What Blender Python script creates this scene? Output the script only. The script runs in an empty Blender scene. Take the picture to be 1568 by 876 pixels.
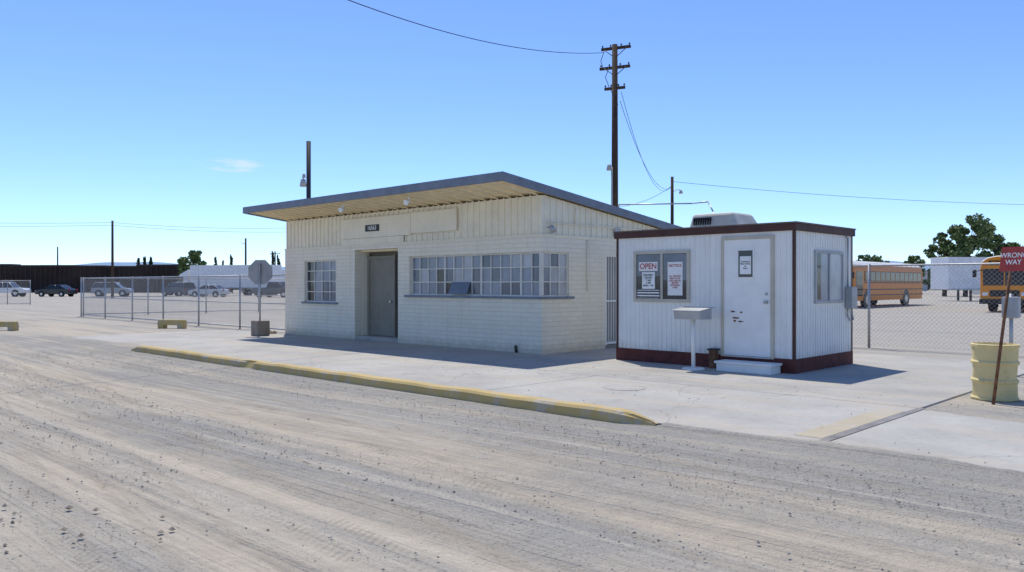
import bpy, math, random
import numpy as np
from mathutils import Vector, Matrix, noise
random.seed(7); rng=np.random.default_rng(5)
scene=bpy.context.scene
S=scene.collection
# ---------------------------------------------------------------- helpers
def SP(r,d):            # site survey: (right,forward) of the station -> world XY
    return (0.717*r-0.697*d, 0.697*r+0.717*d)
def empty(name,loc=(0,0,0),rz=0):
    o=bpy.data.objects.new(name,None); o.location=loc; o.rotation_euler=(0,0,rz); o.empty_display_size=.3
    S.objects.link(o); return o
def mk(name,verts,faces,mat,parent=None,smooth=False,bev=0,seg=2):
    me=bpy.data.meshes.new(name); me.from_pydata([tuple(v) for v in verts],[],[tuple(f) for f in faces]); me.update()
    if isinstance(mat,(list,tuple)):
        for m in mat: me.materials.append(m)
    else: me.materials.append(mat)
    o=bpy.data.objects.new(name,me); S.objects.link(o)
    if parent: o.parent=parent
    if smooth:
        for p in me.polygons: p.use_smooth=True
    if bev:
        b=o.modifiers.new('b','BEVEL'); b.width=bev; b.segments=seg; b.limit_method='ANGLE'
    return o
BF=[(0,3,2,1),(4,5,6,7),(0,1,5,4),(1,2,6,5),(2,3,7,6),(3,0,4,7)]
def bv(x0,x1,y0,y1,z0,z1):
    return [(x0,y0,z0),(x1,y0,z0),(x1,y1,z0),(x0,y1,z0),(x0,y0,z1),(x1,y0,z1),(x1,y1,z1),(x0,y1,z1)]
def box(name,x0,x1,y0,y1,z0,z1,mat,parent=None,bev=0):
    return mk(name,bv(x0,x1,y0,y1,z0,z1),BF,mat,parent,bev=bev)
def boxes(name,lst,mat,parent=None,bev=0):
    V=[];F=[]
    for b in lst:
        n=len(V); V+=bv(*b); F+=[tuple(i+n for i in f) for f in BF]
    return mk(name,V,F,mat,parent,bev=bev)
def tubes(name,segs,mat,parent=None,n=8,smooth=True):
    """segs: list of (p0,p1,r0,r1)"""
    V=[];F=[]
    for p0,p1,r0,r1 in segs:
        p0=Vector(p0);p1=Vector(p1);d=(p1-p0).normalized()
        a=d.orthogonal().normalized();b=d.cross(a);k=len(V)
        for p,r in((p0,r0),(p1,r1)):
            for i in range(n):
                t=2*math.pi*i/n; V.append(p+a*(r*math.cos(t))+b*(r*math.sin(t)))
        for i in range(n):
            j=(i+1)%n; F.append((k+i,k+j,k+n+j,k+n+i))
        F.append(tuple(k+i for i in range(n))[::-1]); F.append(tuple(k+n+i for i in range(n)))
    o=mk(name,V,F,mat,parent)
    if smooth:
        for p in o.data.polygons:
            if len(p.vertices)==4: p.use_smooth=True
    return o
def path(name,pts,r,mat,parent=None,n=6):
    return tubes(name,[(pts[i],pts[i+1],r,r) for i in range(len(pts)-1)],mat,parent,n)
def cable(name,a,b,sag,r,mat,parent=None,n=28):
    a=Vector(a);b=Vector(b);P=[]
    for i in range(n+1):
        s=i/n; p=a.lerp(b,s); p.z-=4*sag*s*(1-s); P.append(p)
    return path(name,P,r,mat,parent,4)
def text(name,body,size,loc,rot,mat,parent=None):
    c=bpy.data.curves.new(name,'FONT'); c.body=body; c.size=size; c.align_x='CENTER'; c.align_y='CENTER'; c.extrude=.001
    c.offset=size*.012
    o=bpy.data.objects.new(name,c); S.objects.link(o); o.location=loc; o.rotation_euler=rot; c.materials.append(mat)
    if parent:o.parent=parent
    return o
# ---------------------------------------------------------------- materials
def base(name):
    m=bpy.data.materials.new(name); m.use_nodes=True; nt=m.node_tree
    return m,nt,nt.nodes['Principled BSDF']
def N(nt,t,**k):
    n=nt.nodes.new(t)
    for a,b in k.items(): setattr(n,a,b)
    return n
def math_(nt,op,a,b=None,c=None,clamp=False):
    n=N(nt,'ShaderNodeMath',operation=op,use_clamp=clamp)
    for i,v in enumerate((a,b,c)):
        if v is None: continue
        if isinstance(v,(int,float)): n.inputs[i].default_value=v
        else: nt.links.new(v,n.inputs[i])
    return n.outputs[0]
def noise_(nt,vec,scale,detail=4,rough=.55,dist=0):
    n=N(nt,'ShaderNodeTexNoise'); n.inputs['Scale'].default_value=scale; n.inputs['Detail'].default_value=min(detail,4)
    n.inputs['Roughness'].default_value=rough; n.inputs['Distortion'].default_value=dist
    nt.links.new(vec,n.inputs['Vector']); return n.outputs['Fac']
def ramp_(nt,f,a,b,lo=0.,hi=1.):
    n=N(nt,'ShaderNodeMapRange'); nt.links.new(f,n.inputs[0])
    for i,v in zip((1,2,3,4),(a,b,lo,hi)): n.inputs[i].default_value=v
    return n.outputs[0]
def mix_(nt,f,a,b,mode='MIX'):
    n=N(nt,'ShaderNodeMix',data_type='RGBA',blend_type=mode)
    if isinstance(f,(int,float)): n.inputs[0].default_value=f
    else: nt.links.new(f,n.inputs[0])
    for i,v in((6,a),(7,b)):
        if isinstance(v,tuple): n.inputs[i].default_value=(*v[:3],1)
        else: nt.links.new(v,n.inputs[i])
    return n.outputs[2]
def vmul(nt,v,s):
    n=N(nt,'ShaderNodeVectorMath',operation='MULTIPLY'); nt.links.new(v,n.inputs[0]); n.inputs[1].default_value=s
    return n.outputs[0]
def M(name,col,rough=.75,metal=0,var=.14,vs=2.5,bump=.15,bs=60,spec=.3,streak=0,dirt=None):
    m,nt,p=base(name); tc=N(nt,'ShaderNodeTexCoord').outputs['Object']
    f=noise_(nt,tc,vs,4,.62)
    c=mix_(nt,ramp_(nt,f,.3,.7),tuple(x*(1-var) for x in col),tuple(min(1,x*(1+var*.6)) for x in col))
    if streak:
        sf=noise_(nt,vmul(nt,tc,(9,9,.6)),1,4,.6)
        c=mix_(nt,ramp_(nt,sf,.5,.8,0,streak),c,tuple(x*.55 for x in col))
    if dirt:
        z=N(nt,'ShaderNodeSeparateXYZ'); nt.links.new(tc,z.inputs[0])
        nz=noise_(nt,vmul(nt,tc,(3,3,1.5)),1.5,4,.65)
        h=math_(nt,'SUBTRACT',ramp_(nt,z.outputs[2],0,dirt,1,0),math_(nt,'MULTIPLY',nz,.9))
        c=mix_(nt,ramp_(nt,h,-.15,.5,0,.65),c,(.34,.28,.20))
    nt.links.new(c,p.inputs['Base Color']); p.inputs['Roughness'].default_value=rough; p.inputs['Metallic'].default_value=metal
    p.inputs['Specular IOR Level'].default_value=spec
    if bump:
        b=N(nt,'ShaderNodeBump'); b.inputs['Strength'].default_value=bump; b.inputs['Distance'].default_value=.01
        nt.links.new(noise_(nt,tc,bs,3),b.inputs['Height']); nt.links.new(b.outputs[0],p.inputs['Normal'])
    return m
def block_mat():
    m,nt,p=base('painted_block'); tc=N(nt,'ShaderNodeTexCoord').outputs['Object']
    s=N(nt,'ShaderNodeSeparateXYZ'); nt.links.new(tc,s.inputs[0])
    u=math_(nt,'ADD',s.outputs[0],s.outputs[1]); cb=N(nt,'ShaderNodeCombineXYZ'); nt.links.new(u,cb.inputs[0]); nt.links.new(s.outputs[2],cb.inputs[1])
    br=N(nt,'ShaderNodeTexBrick'); nt.links.new(cb.outputs[0],br.inputs['Vector'])
    br.inputs['Scale'].default_value=1; br.inputs['Brick Width'].default_value=.4; br.inputs['Row Height'].default_value=.1
    br.inputs['Mortar Size'].default_value=.007; br.inputs['Mortar Smooth'].default_value=.8
    br.inputs['Color1'].default_value=(.86,.80,.65,1); br.inputs['Color2'].default_value=(.82,.765,.61,1); br.inputs['Mortar'].default_value=(.68,.63,.50,1)
    f=noise_(nt,tc,1.6,4,.65)
    c=mix_(nt,ramp_(nt,f,.35,.75,.0,.3),br.outputs['Color'],(.66,.61,.48))
    sf=noise_(nt,vmul(nt,tc,(7,7,.5)),1,4,.6); c=mix_(nt,ramp_(nt,sf,.53,.8,0,.3),c,(.46,.41,.31))
    nz=noise_(nt,tc,5,4,.6)
    h=math_(nt,'SUBTRACT',ramp_(nt,s.outputs[2],0,.4,1,0),math_(nt,'MULTIPLY',nz,.9)); c=mix_(nt,ramp_(nt,h,-.1,.6,0,.6),c,(.40,.33,.23))
    nt.links.new(c,p.inputs['Base Color']); p.inputs['Roughness'].default_value=.7; p.inputs['Specular IOR Level'].default_value=.3
    hh=math_(nt,'ADD',math_(nt,'MULTIPLY',br.outputs['Fac'],-1.),math_(nt,'MULTIPLY',noise_(nt,tc,45,3),.5))
    b=N(nt,'ShaderNodeBump'); b.inputs['Strength'].default_value=.5; b.inputs['Distance'].default_value=.01
    nt.links.new(hh,b.inputs['Height']); nt.links.new(b.outputs[0],p.inputs['Normal'])
    return m
def ground_mat():
    m,nt,p=base('dirt_ground'); tc=N(nt,'ShaderNodeTexCoord').outputs['Object']
    s=N(nt,'ShaderNodeSeparateXYZ'); nt.links.new(tc,s.inputs[0]); X,Y=s.outputs[0],s.outputs[1]
    w=noise_(nt,tc,.07,0); yw=math_(nt,'ADD',Y,math_(nt,'MULTIPLY',w,1.3))
    def comb(a,b):
        c=N(nt,'ShaderNodeCombineXYZ'); nt.links.new(a,c.inputs[0]); nt.links.new(b,c.inputs[1]); return c.outputs[0]
    st1=noise_(nt,comb(math_(nt,'MULTIPLY',X,.05),math_(nt,'MULTIPLY',yw,1.3)),1,4,.6)
    st2=noise_(nt,comb(math_(nt,'MULTIPLY',X,.09),math_(nt,'MULTIPLY',yw,5.5)),1,3,.6)
    st4=noise_(nt,comb(math_(nt,'MULTIPLY',X,.6),math_(nt,'MULTIPLY',yw,24.)),1,2,.6)
    yc=math_(nt,'ADD',Y,math_(nt,'MULTIPLY',X,.16))
    st3=noise_(nt,comb(math_(nt,'MULTIPLY',X,.08),math_(nt,'MULTIPLY',yc,4.5)),1.3,2,.6)
    patch=noise_(nt,tc,.3,4,.6); fine=noise_(nt,tc,55,4,.7); mid=noise_(nt,tc,5,4,.65); brk=noise_(nt,tc,1.1,4,.65)
    v=N(nt,'ShaderNodeTexVoronoi'); v.inputs['Scale'].default_value=42; nt.links.new(tc,v.inputs['Vector'])
    road=ramp_(nt,Y,7.0,7.8,1,0)
    rb=math_(nt,'MULTIPLY',road,ramp_(nt,brk,.35,.6,.4,1))
    gg=math_(nt,'ADD',math_(nt,'MULTIPLY',st1,.6),math_(nt,'MULTIPLY',patch,.4))
    # loose grey gravel thrown up beside the kerb
    edge=math_(nt,'MULTIPLY',ramp_(nt,Y,4.9,6.3,0,1),road)
    gg=math_(nt,'SUBTRACT',gg,math_(nt,'MULTIPLY',edge,.09))
    g=ramp_(nt,gg,.42,.54)
    c=mix_(nt,g,(.365,.35,.315),(.54,.47,.365))
    c=mix_(nt,ramp_(nt,patch,.48,.66,0,.5),c,(.44,.42,.37))
    c=mix_(nt,math_(nt,'MULTIPLY',ramp_(nt,st2,.5,.62,0,.65),rb),c,(.35,.315,.26))
    c=mix_(nt,math_(nt,'MULTIPLY',ramp_(nt,st2,.46,.36,0,.6),rb),c,(.60,.535,.43))
    c=mix_(nt,math_(nt,'MULTIPLY',ramp_(nt,st4,.54,.72,0,.3),rb),c,(.32,.29,.24))
    c=mix_(nt,math_(nt,'MULTIPLY',ramp_(nt,st3,.57,.63,0,.45),rb),c,(.38,.33,.25))
    for y0 in(3.05,3.35,4.6,1.9):
        band=ramp_(nt,math_(nt,'ABSOLUTE',math_(nt,'SUBTRACT',yc,y0-1.1)),.05,.085,1,0)
        wv=math_(nt,'SINE',math_(nt,'ADD',math_(nt,'MULTIPLY',X,88.),math_(nt,'MULTIPLY',yc,60.)))
        tr=math_(nt,'MULTIPLY',math_(nt,'MULTIPLY',band,ramp_(nt,wv,-.2,.5,0,.4)),ramp_(nt,brk,.42,.56,0,1))
        c=mix_(nt,tr,c,(.33,.28,.21))
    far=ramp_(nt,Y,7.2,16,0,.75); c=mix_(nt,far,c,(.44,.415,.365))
    c=mix_(nt,ramp_(nt,mid,.3,.7,0,.3),c,mix_(nt,1.,c,(.70,.69,.68),'MULTIPLY'))
    grav=math_(nt,'SUBTRACT',1.,g)
    sp=math_(nt,'MULTIPLY',ramp_(nt,fine,.53,.68,0,.85),math_(nt,'ADD',math_(nt,'MULTIPLY',grav,.7),.3))
    c=mix_(nt,sp,c,(.19,.175,.155))
    bw=N(nt,'ShaderNodeRGBToBW'); nt.links.new(v.outputs['Color'],bw.inputs[0])
    peb=math_(nt,'MULTIPLY',ramp_(nt,v.outputs['Distance'],.22,.3,1,0),ramp_(nt,bw.outputs[0],.6,.65,0,1))
    peb=math_(nt,'MULTIPLY',peb,math_(nt,'ADD',math_(nt,'MULTIPLY',grav,.8),.2))
    c=mix_(nt,math_(nt,'MULTIPLY',peb,.55),c,(.22,.205,.18))
    nt.links.new(c,p.inputs['Base Color']); p.inputs['Roughness'].default_value=.95; p.inputs['Specular IOR Level'].default_value=.1
    h=math_(nt,'ADD',math_(nt,'MULTIPLY',fine,.45),math_(nt,'MULTIPLY',mid,1.2)); h=math_(nt,'SUBTRACT',h,math_(nt,'MULTIPLY',st2,1.9)); h=math_(nt,'ADD',h,math_(nt,'MULTIPLY',peb,.3)); h=math_(nt,'ADD',h,math_(nt,'MULTIPLY',st4,.6))
    b=N(nt,'ShaderNodeBump'); b.inputs['Strength'].default_value=1.; b.inputs['Distance'].default_value=.035
    nt.links.new(h,b.inputs['Height']); nt.links.new(b.outputs[0],p.inputs['Normal'])
    return m
def conc_mat(name,col=(.50,.485,.455),dust=.5):
    m,nt,p=base(name); tc=N(nt,'ShaderNodeTexCoord').outputs['Object']
    f=noise_(nt,tc,.7,4,.65); f2=noise_(nt,tc,14,4,.7); f3=noise_(nt,vmul(nt,tc,(.35,1.8,1)),1,4,.6); f4=noise_(nt,vmul(nt,tc,(1.1,1.5,1)),1,4,.7)
    c=mix_(nt,ramp_(nt,f,.3,.7),tuple(x*.80 for x in col),tuple(x*1.1 for x in col))
    c=mix_(nt,ramp_(nt,f2,.5,.75,0,.4),c,tuple(x*.6 for x in col))
    c=mix_(nt,ramp_(nt,f3,.48,.66,0,dust),c,(.49,.42,.325))
    c=mix_(nt,ramp_(nt,f4,.60,.68,0,.35),c,tuple(x*.62 for x in col))
    v=N(nt,'ShaderNodeTexVoronoi',feature='DISTANCE_TO_EDGE'); v.inputs['Scale'].default_value=.33
    wv=N(nt,'ShaderNodeVectorMath',operation='ADD'); nt.links.new(tc,wv.inputs[0])
    nz=N(nt,'ShaderNodeTexNoise'); nz.inputs['Scale'].default_value=1.3; nz.inputs['Detail'].default_value=4; nt.links.new(tc,nz.inputs['Vector']); nt.links.new(nz.outputs['Color'],wv.inputs[1])
    nt.links.new(wv.outputs[0],v.inputs['Vector'])
    c=mix_(nt,ramp_(nt,v.outputs['Distance'],.0015,.005,.4,0),c,(.16,.15,.13))
    nt.links.new(c,p.inputs['Base Color']); p.inputs['Roughness'].default_value=.88; p.inputs['Specular IOR Level'].default_value=.2
    b=N(nt,'ShaderNodeBump'); b.inputs['Strength'].default_value=.4; b.inputs['Distance'].default_value=.008
    nt.links.new(f2,b.inputs['Height']); nt.links.new(b.outputs[0],p.inputs['Normal']); return m
def worn_mat(name,col,under=(.42,.40,.36),amt=.5,scale=5,soft=.08):
    m,nt,p=base(name); tc=N(nt,'ShaderNodeTexCoord').outputs['Object']
    f=noise_(nt,tc,scale,4,.72); f2=noise_(nt,tc,1.2,4)
    c=mix_(nt,ramp_(nt,f2,.3,.7),tuple(x*.8 for x in col),col)
    c=mix_(nt,ramp_(nt,f,amt,amt+soft,0,.9),c,under)
    nt.links.new(c,p.inputs['Base Color']); p.inputs['Roughness'].default_value=.85
    b=N(nt,'ShaderNodeBump'); b.inputs['Strength'].default_value=.5; b.inputs['Distance'].default_value=.01
    nt.links.new(f,b.inputs['Height']); nt.links.new(b.outputs[0],p.inputs['Normal']); return m
def leaf_mat(name,c1,c2):
    m,nt,p=base(name); g=N(nt,'ShaderNodeNewGeometry'); 
    c=mix_(nt,g.outputs['Random Per Island'],c1,c2); nt.links.new(c,p.inputs['Base Color']); p.inputs['Roughness'].default_value=.7; p.inputs['Specular IOR Level'].default_value=.2
    return m
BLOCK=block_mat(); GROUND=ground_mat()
CONC=conc_mat('concrete_apron',(.425,.41,.37)); CONC2=conc_mat('concrete_lane',(.45,.435,.395),.45)
CREAM=M('cream_paint',(.84,.775,.61),.6,streak=.14,var=.08); SOFF=M('soffit_bounce_cream',(.90,.78,.54),.7,streak=.1,var=.08)  # soffit cream has the warm bounce light put into its colour
FASC=M('bluegray_trim',(.19,.22,.27),.55,var=.2,vs=4)
WHITE=M('white_siding',(.82,.81,.76),.5,streak=.25,dirt=.55,var=.06); WTRIM=M('white_trim',(.84,.83,.79),.5,streak=.15,var=.08)
BROWN=M('brown_trim',(.085,.04,.03),.6,var=.3); SKIRT=M('red_brown_skirt',(.12,.035,.028),.75,var=.4,vs=5)
DOORP=M('tan_door',(.27,.25,.20),.55,streak=.3); DARK=M('dark_void',(.02,.02,.02),.6)
GALV=M('galvanised_steel',(.42,.43,.44),.45,metal=.6,var=.2); GALVP=M('grey_paint_metal',(.42,.43,.43),.5,var=.2,streak=.3)
WOOD=M('pole_wood',(.075,.048,.033),.9,var=.4,vs=6,streak=.5); WIRE=M('cable_black',(.03,.03,.03),.6)
RUST=M('rusty_steel',(.20,.10,.055),.85,var=.5,vs=12); DSTEEL=M('dark_steel',(.06,.06,.06),.6,metal=.3)
YEL=worn_mat('worn_yellow_paint',(.56,.41,.16),(.46,.40,.30),.50,4,.14); YELF=worn_mat('faded_paint',(.50,.43,.30),(.44,.405,.34),.48,3,.15)
YBAR=worn_mat('barrel_yellow',(.78,.63,.30),(.50,.38,.20),.56,5,.14)
RED=M('sign_red',(.42,.03,.03),.5); REDF=M('faded_sign_red',(.42,.06,.05),.6,var=.3,streak=.3); SIGNW=M('sign_white',(.82,.82,.80),.5); BLACK=M('black_paint',(.015,.015,.015),.4)
BEIGE=M('ac_beige',(.62,.58,.48),.5,streak=.3)
def glass(name,col,rough=.12,spec=.5,var=.25):
    return M(name,col,rough,var=var,vs=1.7,bump=.05,bs=3,spec=spec)
G_L=glass('pane_whitened',(.27,.30,.35),.15); G_M=glass('pane_mid',(.15,.175,.21),.1); G_D=glass('pane_dark',(.04,.045,.05),.06); G_W=glass('pane_curtain',(.46,.48,.49),.25)
MUNT=M('window_steel',(.72,.70,.62),.5,streak=.2)
TIRE=M('tyre',(.02,.02,.02),.85); CHROME=M('hub_metal',(.5,.5,.5),.3,metal=.8); CARG=glass('car_glass',(.02,.025,.03),.05)
BUSY=M('bus_yellow',(.78,.27,.01),.4,var=.08); BUSR=M('bus_roof_white',(.72,.71,.67),.5)
TRAILW=M('trailer_white',(.80,.80,.80),.45,streak=.15)
# ---------------------------------------------------------------- world, sun, camera
tosun=Vector((-.46,.29,1)).normalized()
el=math.asin(tosun.z); rot=math.atan2(tosun.x,tosun.y)
W=bpy.data.worlds.new('World'); scene.world=W; W.use_nodes=True; nt=W.node_tree; bg=nt.nodes['Background']
sky=N(nt,'ShaderNodeTexSky',sky_type='NISHITA'); sky.sun_disc=False; sky.sun_elevation=el; sky.sun_rotation=rot%(2*math.pi)
sky.air_density=.9; sky.dust_density=.05; sky.ozone_density=2.8; sky.altitude=1200
tc=N(nt,'ShaderNodeTexCoord').outputs['Generated']
sub=N(nt,'ShaderNodeVectorMath',operation='SUBTRACT'); nt.links.new(tc,sub.inputs[0]); sub.inputs[1].default_value=(-.885,.443,.139)
dt=N(nt,'ShaderNodeVectorMath',operation='DOT_PRODUCT'); nt.links.new(sub.outputs[0],dt.inputs[0]); dt.inputs[1].default_value=(.717,.697,.12)
sz=N(nt,'ShaderNodeSeparateXYZ'); nt.links.new(sub.outputs[0],sz.inputs[0])
a=math_(nt,'DIVIDE',dt.outputs['Value'],.034); b=math_(nt,'DIVIDE',sz.outputs[2],.008)
rad=math_(nt,'ADD',math_(nt,'MULTIPLY',a,a),math_(nt,'MULTIPLY',b,b))
cm=math_(nt,'MULTIPLY',ramp_(nt,rad,0,1.3,1,0),ramp_(nt,noise_(nt,vmul(nt,tc,(30,30,160)),1,5,.6),.4,.65,0,.8))
tint=mix_(nt,1.,sky.outputs[0],(.87,1.0,1.26),'MULTIPLY')
col=mix_(nt,cm,tint,(5.5,6.0,6.6)); nt.links.new(col,bg.inputs[0]); bg.inputs[1].default_value=.15
L=bpy.data.lights.new('sun','SUN'); L.energy=4.1; L.angle=math.radians(.53); L.color=(1,.945,.85)
lo=bpy.data.objects.new('sun',L); S.objects.link(lo); lo.rotation_euler=(-tosun).to_track_quat('-Z','Y').to_euler(); lo.location=(0,0,30)
cam=bpy.data.cameras.new('camera'); cam.lens=36*1230/1568; cam.sensor_width=36; cam.clip_end=12000
co=bpy.data.objects.new('camera',cam); S.objects.link(co); co.location=(0,0,1.5); co.rotation_euler=(math.radians(89.9),0,math.radians(44.2)); scene.camera=co
scene.view_settings.view_transform='Standard'; scene.view_settings.look='None'; scene.view_settings.exposure=0
# ---------------------------------------------------------------- ground sheet
def axis(a,b,st):
    fine=list(np.arange(a,b+1e-6,st))
    lo=[a-x for x in (6000,3000,1200,500,200,100,50,20,8,3,1)]; hi=[b+x for x in (1,3,8,20,50,100,200,500,1200,3000,6000)]
    return lo+fine+hi
xs=axis(-24,4,.12); ys=axis(-3,7,.06)
V=[];F=[]
for y in ys:
    for x in xs:
        z=0
        if -26<x<6 and -4<y<7:
            m=min(1,max(0,(6.9-y)/.6))*min(1,(y+4)/2)*min(1,(x+26)/2)*min(1,(6-x)/2)
            yy=y+math.sin(x*.12)*.3
            z=noise.noise((x*.05,yy*1.6,0))*.035+noise.noise((x*.08,yy*4.6,3))*.026+noise.noise((x*2.4,y*2.4,9))*.008-.02
            z*=m
        V.append((x,y,z))
nx=len(xs)
for j in range(len(ys)-1):
    for i in range(nx-1): F.append((j*nx+i,j*nx+i+1,(j+1)*nx+i+1,(j+1)*nx+i))
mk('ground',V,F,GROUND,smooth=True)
# pebbles
def stones(name,n,x0,x1,y0,y1,z,smin,smax,mat,clump=True,pw=5):
    V=[];F=[]; cnt=0
    while cnt<n:
        x=random.uniform(x0,x1);y=random.uniform(y0,y1)
        if clump and noise.noise((x*.06,y*1.4,5))+.45*noise.noise((x*.8,y*.8,1))<random.uniform(-.25,.5): continue
        s=smin+(smax-smin)*random.random()**pw; k=len(V); a=random.uniform(0,6.28)
        for (px,py,pz) in ((1,0,0),(0,1,0),(-1,0,0),(0,-1,0),(0,0,.8),(.1,.1,-.5)):
            px=px*random.uniform(.7,1.2);py*=random.uniform(.6,1.1)
            V.append((x+s*(px*math.cos(a)-py*math.sin(a)),y+s*(px*math.sin(a)+py*math.cos(a)),z+s*pz*random.uniform(.6,1.)+s*.1))
        for f in ((0,1,4),(1,2,4),(2,3,4),(3,0,4),(1,0,5),(2,1,5),(3,2,5),(0,3,5)): F.append(tuple(k+i for i in f))
        cnt+=1
    return mk(name,V,F,mat)
STONE=leaf_mat('gravel_stone',(.15,.14,.12),(.46,.42,.36)); 
stones('gravel',24000,-20,3,-.5,7.05,-.008,.003,.015,STONE,pw=6)
stones('gravel',7000,-19,2,5.6,7.02,-.004,.003,.014,STONE,False,pw=5)
stones('gravel',1400,-20,4,7.3,12.2,.026,.002,.013,STONE,pw=6)
stones('gravel',2500,-3.1,6,10.4,19,.0,.003,.018,STONE)
stones('dirt_clods',45,-6.3,-4.7,.9,2.2,-.004,.008,.03,leaf_mat('clod',(.24,.20,.15),(.40,.34,.26)),False,3)
# ---------------------------------------------------------------- slabs
lane=empty('concrete_scale_lane')
xe=[-25,-19,-13.2,-8.1,-3.22]
for i in range(4): box('lane_slab',xe[i]+.008,xe[i+1]-.008,7.25,10.29,-.1,.022,CONC2,lane,bev=.006)
box('lane_slab',-3.13,8,7.25,10.29,-.1,.022,CONC2,lane,bev=.006)
box('steel_joint_plate',-3.215,-3.135,7.25,10.29,-.1,.026,M('joint_steel',(.26,.24,.22),.6,metal=.3,var=.4),lane)
apron=empty('concrete_apron')
xe=[-25,-18.5,-11.0,-3.2]
for i in range(3):
    box('apron_slab',xe[i]+.006,xe[i+1]-.006,10.31,12.4,-.1,.022,CONC,apron,bev=.006)
    box('apron_slab',xe[i]+.006,xe[i+1]-.006,12.41,17.6,-.1,.022,CONC,apron,bev=.006)
box('worn_paint_strip',-3.52,-3.24,7.6,9.9,.022,.0255,YELF,lane)
box('worn_edge_line',-19,-5,7.27,7.36,.022,.0255,YELF,lane)
# windblown dirt lapping over slab edges
def drift(x0,x1,yb,sgn,amp,seed):
    V=[];F=[];x=x0;n=0
    while x<=x1:
        a=max(.0,.35+noise.noise((x*.55,seed,0))+.4*noise.noise((x*2.6,seed,2))+.15*noise.noise((x*9,seed,4)))*amp
        V+= [(x,yb-sgn*.16,-.012),(x,yb-sgn*.03,.018),(x,yb+sgn*.02,.0275),(x,yb+sgn*(.03+a*.6),.031),(x,yb+sgn*(.04+a),.0225)]; n+=1; x+=.05
    for i in range(n-1):
        for j in range(4):
            f=(i*5+j,(i+1)*5+j,(i+1)*5+j+1,i*5+j+1); F.append(f if sgn>0 else f[::-1])
    mk('dirt_drift',V,F,GROUND,smooth=True)
drift(-4.8,7.5,7.25,1,.28,3); drift(-25,-18.9,7.25,1,.9,6); drift(-3.1,7.5,10.29,-1,.6,9)
mh=empty('manhole_cover'); tubes('cover',[((-6.85,9.35,.02),(-6.85,9.35,.026),.28,.28)],CONC2,mh,28); 
tubes('rim',[((-6.85+.3*math.cos(t*.2244),9.35+.3*math.sin(t*.2244),.020),(-6.85+.3*math.cos((t+1)*.2244),9.35+.3*math.sin((t+1)*.2244),.020),.004,.004) for t in range(28)],RUST,mh,5)
# curb
V=[];F=[];x=-18.9;st=[];xend=-4.86
while x<xend-.05: st.append(x); x+=.07
st.append(xend)
for x in st:
    e=min(1,(xend+.05-x)/.55); e=max(.12,math.sin(e*math.pi/2)); e2=min(1,(x+19.05)/.5); h=.135*e*e2+noise.noise((x*1.5,0,0))*.012
    sh=.14*(1-e)
    chip=max(0,noise.noise((x*1.3,7,0))-.22)*.16
    o=noise.noise((x*2.3,4,0))*.012+chip; w=noise.noise((x*.25,8,0))*.02
    for (yy,zz) in ((7.02,-.06),(7.03+o,h*.75),(7.06+o,h*.96-chip*.5),(7.10+chip*.3,h),(7.20,h),(7.245,h*.93),(7.26,-.02)):
        V.append((x,yy+w+(sh if yy<7.2 else 0),zz))
n=7
for i in range(len(st)-1):
    for j in range(n-1): F.append((i*n+j,(i+1)*n+j,(i+1)*n+j+1,i*n+j+1))
F.append(tuple(range(n))); F.append(tuple(range((len(st)-1)*n,len(st)*n))[::-1])
curb=mk('yellow_curb',V,F,YEL,smooth=False)
# ---------------------------------------------------------------- office building
B=empty('office_building')
XL,XR,YF,YB=-21.8,-11.38,12.6,18.8
fr=[(XL,-20.71,0,2.55),(-20.71,-19.09,0,.95),(-20.71,-19.09,2.19,2.55),(-19.09,-18.18,0,2.55),(-18.18,-16.29,2.43,2.55),(-16.29,-15.82,0,2.55),(-15.82,XR,0,1.19),(-15.82,XR,2.2,2.55)]
boxes('front_block_wall',[(a,b,YF,YF+.2,c,d) for a,b,c,d in fr],BLOCK,B)
sd=[(12.8,13.5,0,1.19),(12.8,13.5,2.2,2.55),(13.5,14.8,0,2.55),(14.8,15.8,2.2,2.55),(15.8,YB,0,2.55)]
boxes('side_block_wall',[(XR-.2,XR,a,b,c,d) for a,b,c,d in sd],BLOCK,B)
boxes('rear_and_left_walls',[(XL,XL+.2,YF+.2,YB,0,2.55),(XL+.2,XR-.2,YB-.2,YB,0,2.68)],BLOCK,B)
SL=.118; ztop=lambda y:3.735-SL*(y-11.3)
zu=lambda y:ztop(y)-.165
boxes('front_siding',[(XL+.02,XR-.02,YF+.03,YF+.17,2.55,zu(YF+.17)-.0)],CREAM,B)
y0,y1=YF+.17,YB
for nm,xa,xb in(('side_siding',XR-.17,XR-.03),('left_siding',XL+.03,XL+.17)):
    mk(nm,[(xa,y0,2.55),(xb,y0,2.55),(xb,y1,2.55),(xa,y1,2.55),(xa,y0,zu(y0)),(xb,y0,zu(y0)),(xb,y1,zu(y1)),(xa,y1,zu(y1))],BF,CREAM,B)
rb=[];x=XL+.06
while x<XR-.05:
    if not(-18.85<x<-14.0): rb.append((x,x+.035,YF+.008,YF+.03,2.575,zu(YF)-.0))
    else: rb.append((x,x+.035,YF+.008,YF+.03,3.30,zu(YF)))
    x+=.2
x=-16.2
while x<-14.0: rb.append((x,x+.035,YF+.008,YF+.03,2.575,2.74)); x+=.2
y=YF+.1
while y<YB: rb.append((XR-.03,XR-.006,y,y+.035,2.575,zu(y+.04))); y+=.2
boxes('siding_ribs',rb,CREAM,B)
boxes('siding_flashing',[(XL-.01,XR+.02,YF-.02,YF+.03,2.55,2.575),(XR-.03,XR+.02,YF+.03,YB,2.55,2.575)],CREAM,B)
boxes('sign_panel',[(-18.8,-15.75,YF-.045,YF+.008,2.74,3.27),(-15.74,-14.04,YF-.04,YF+.008,2.77,3.29)],CREAM,B,bev=.004)
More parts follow.
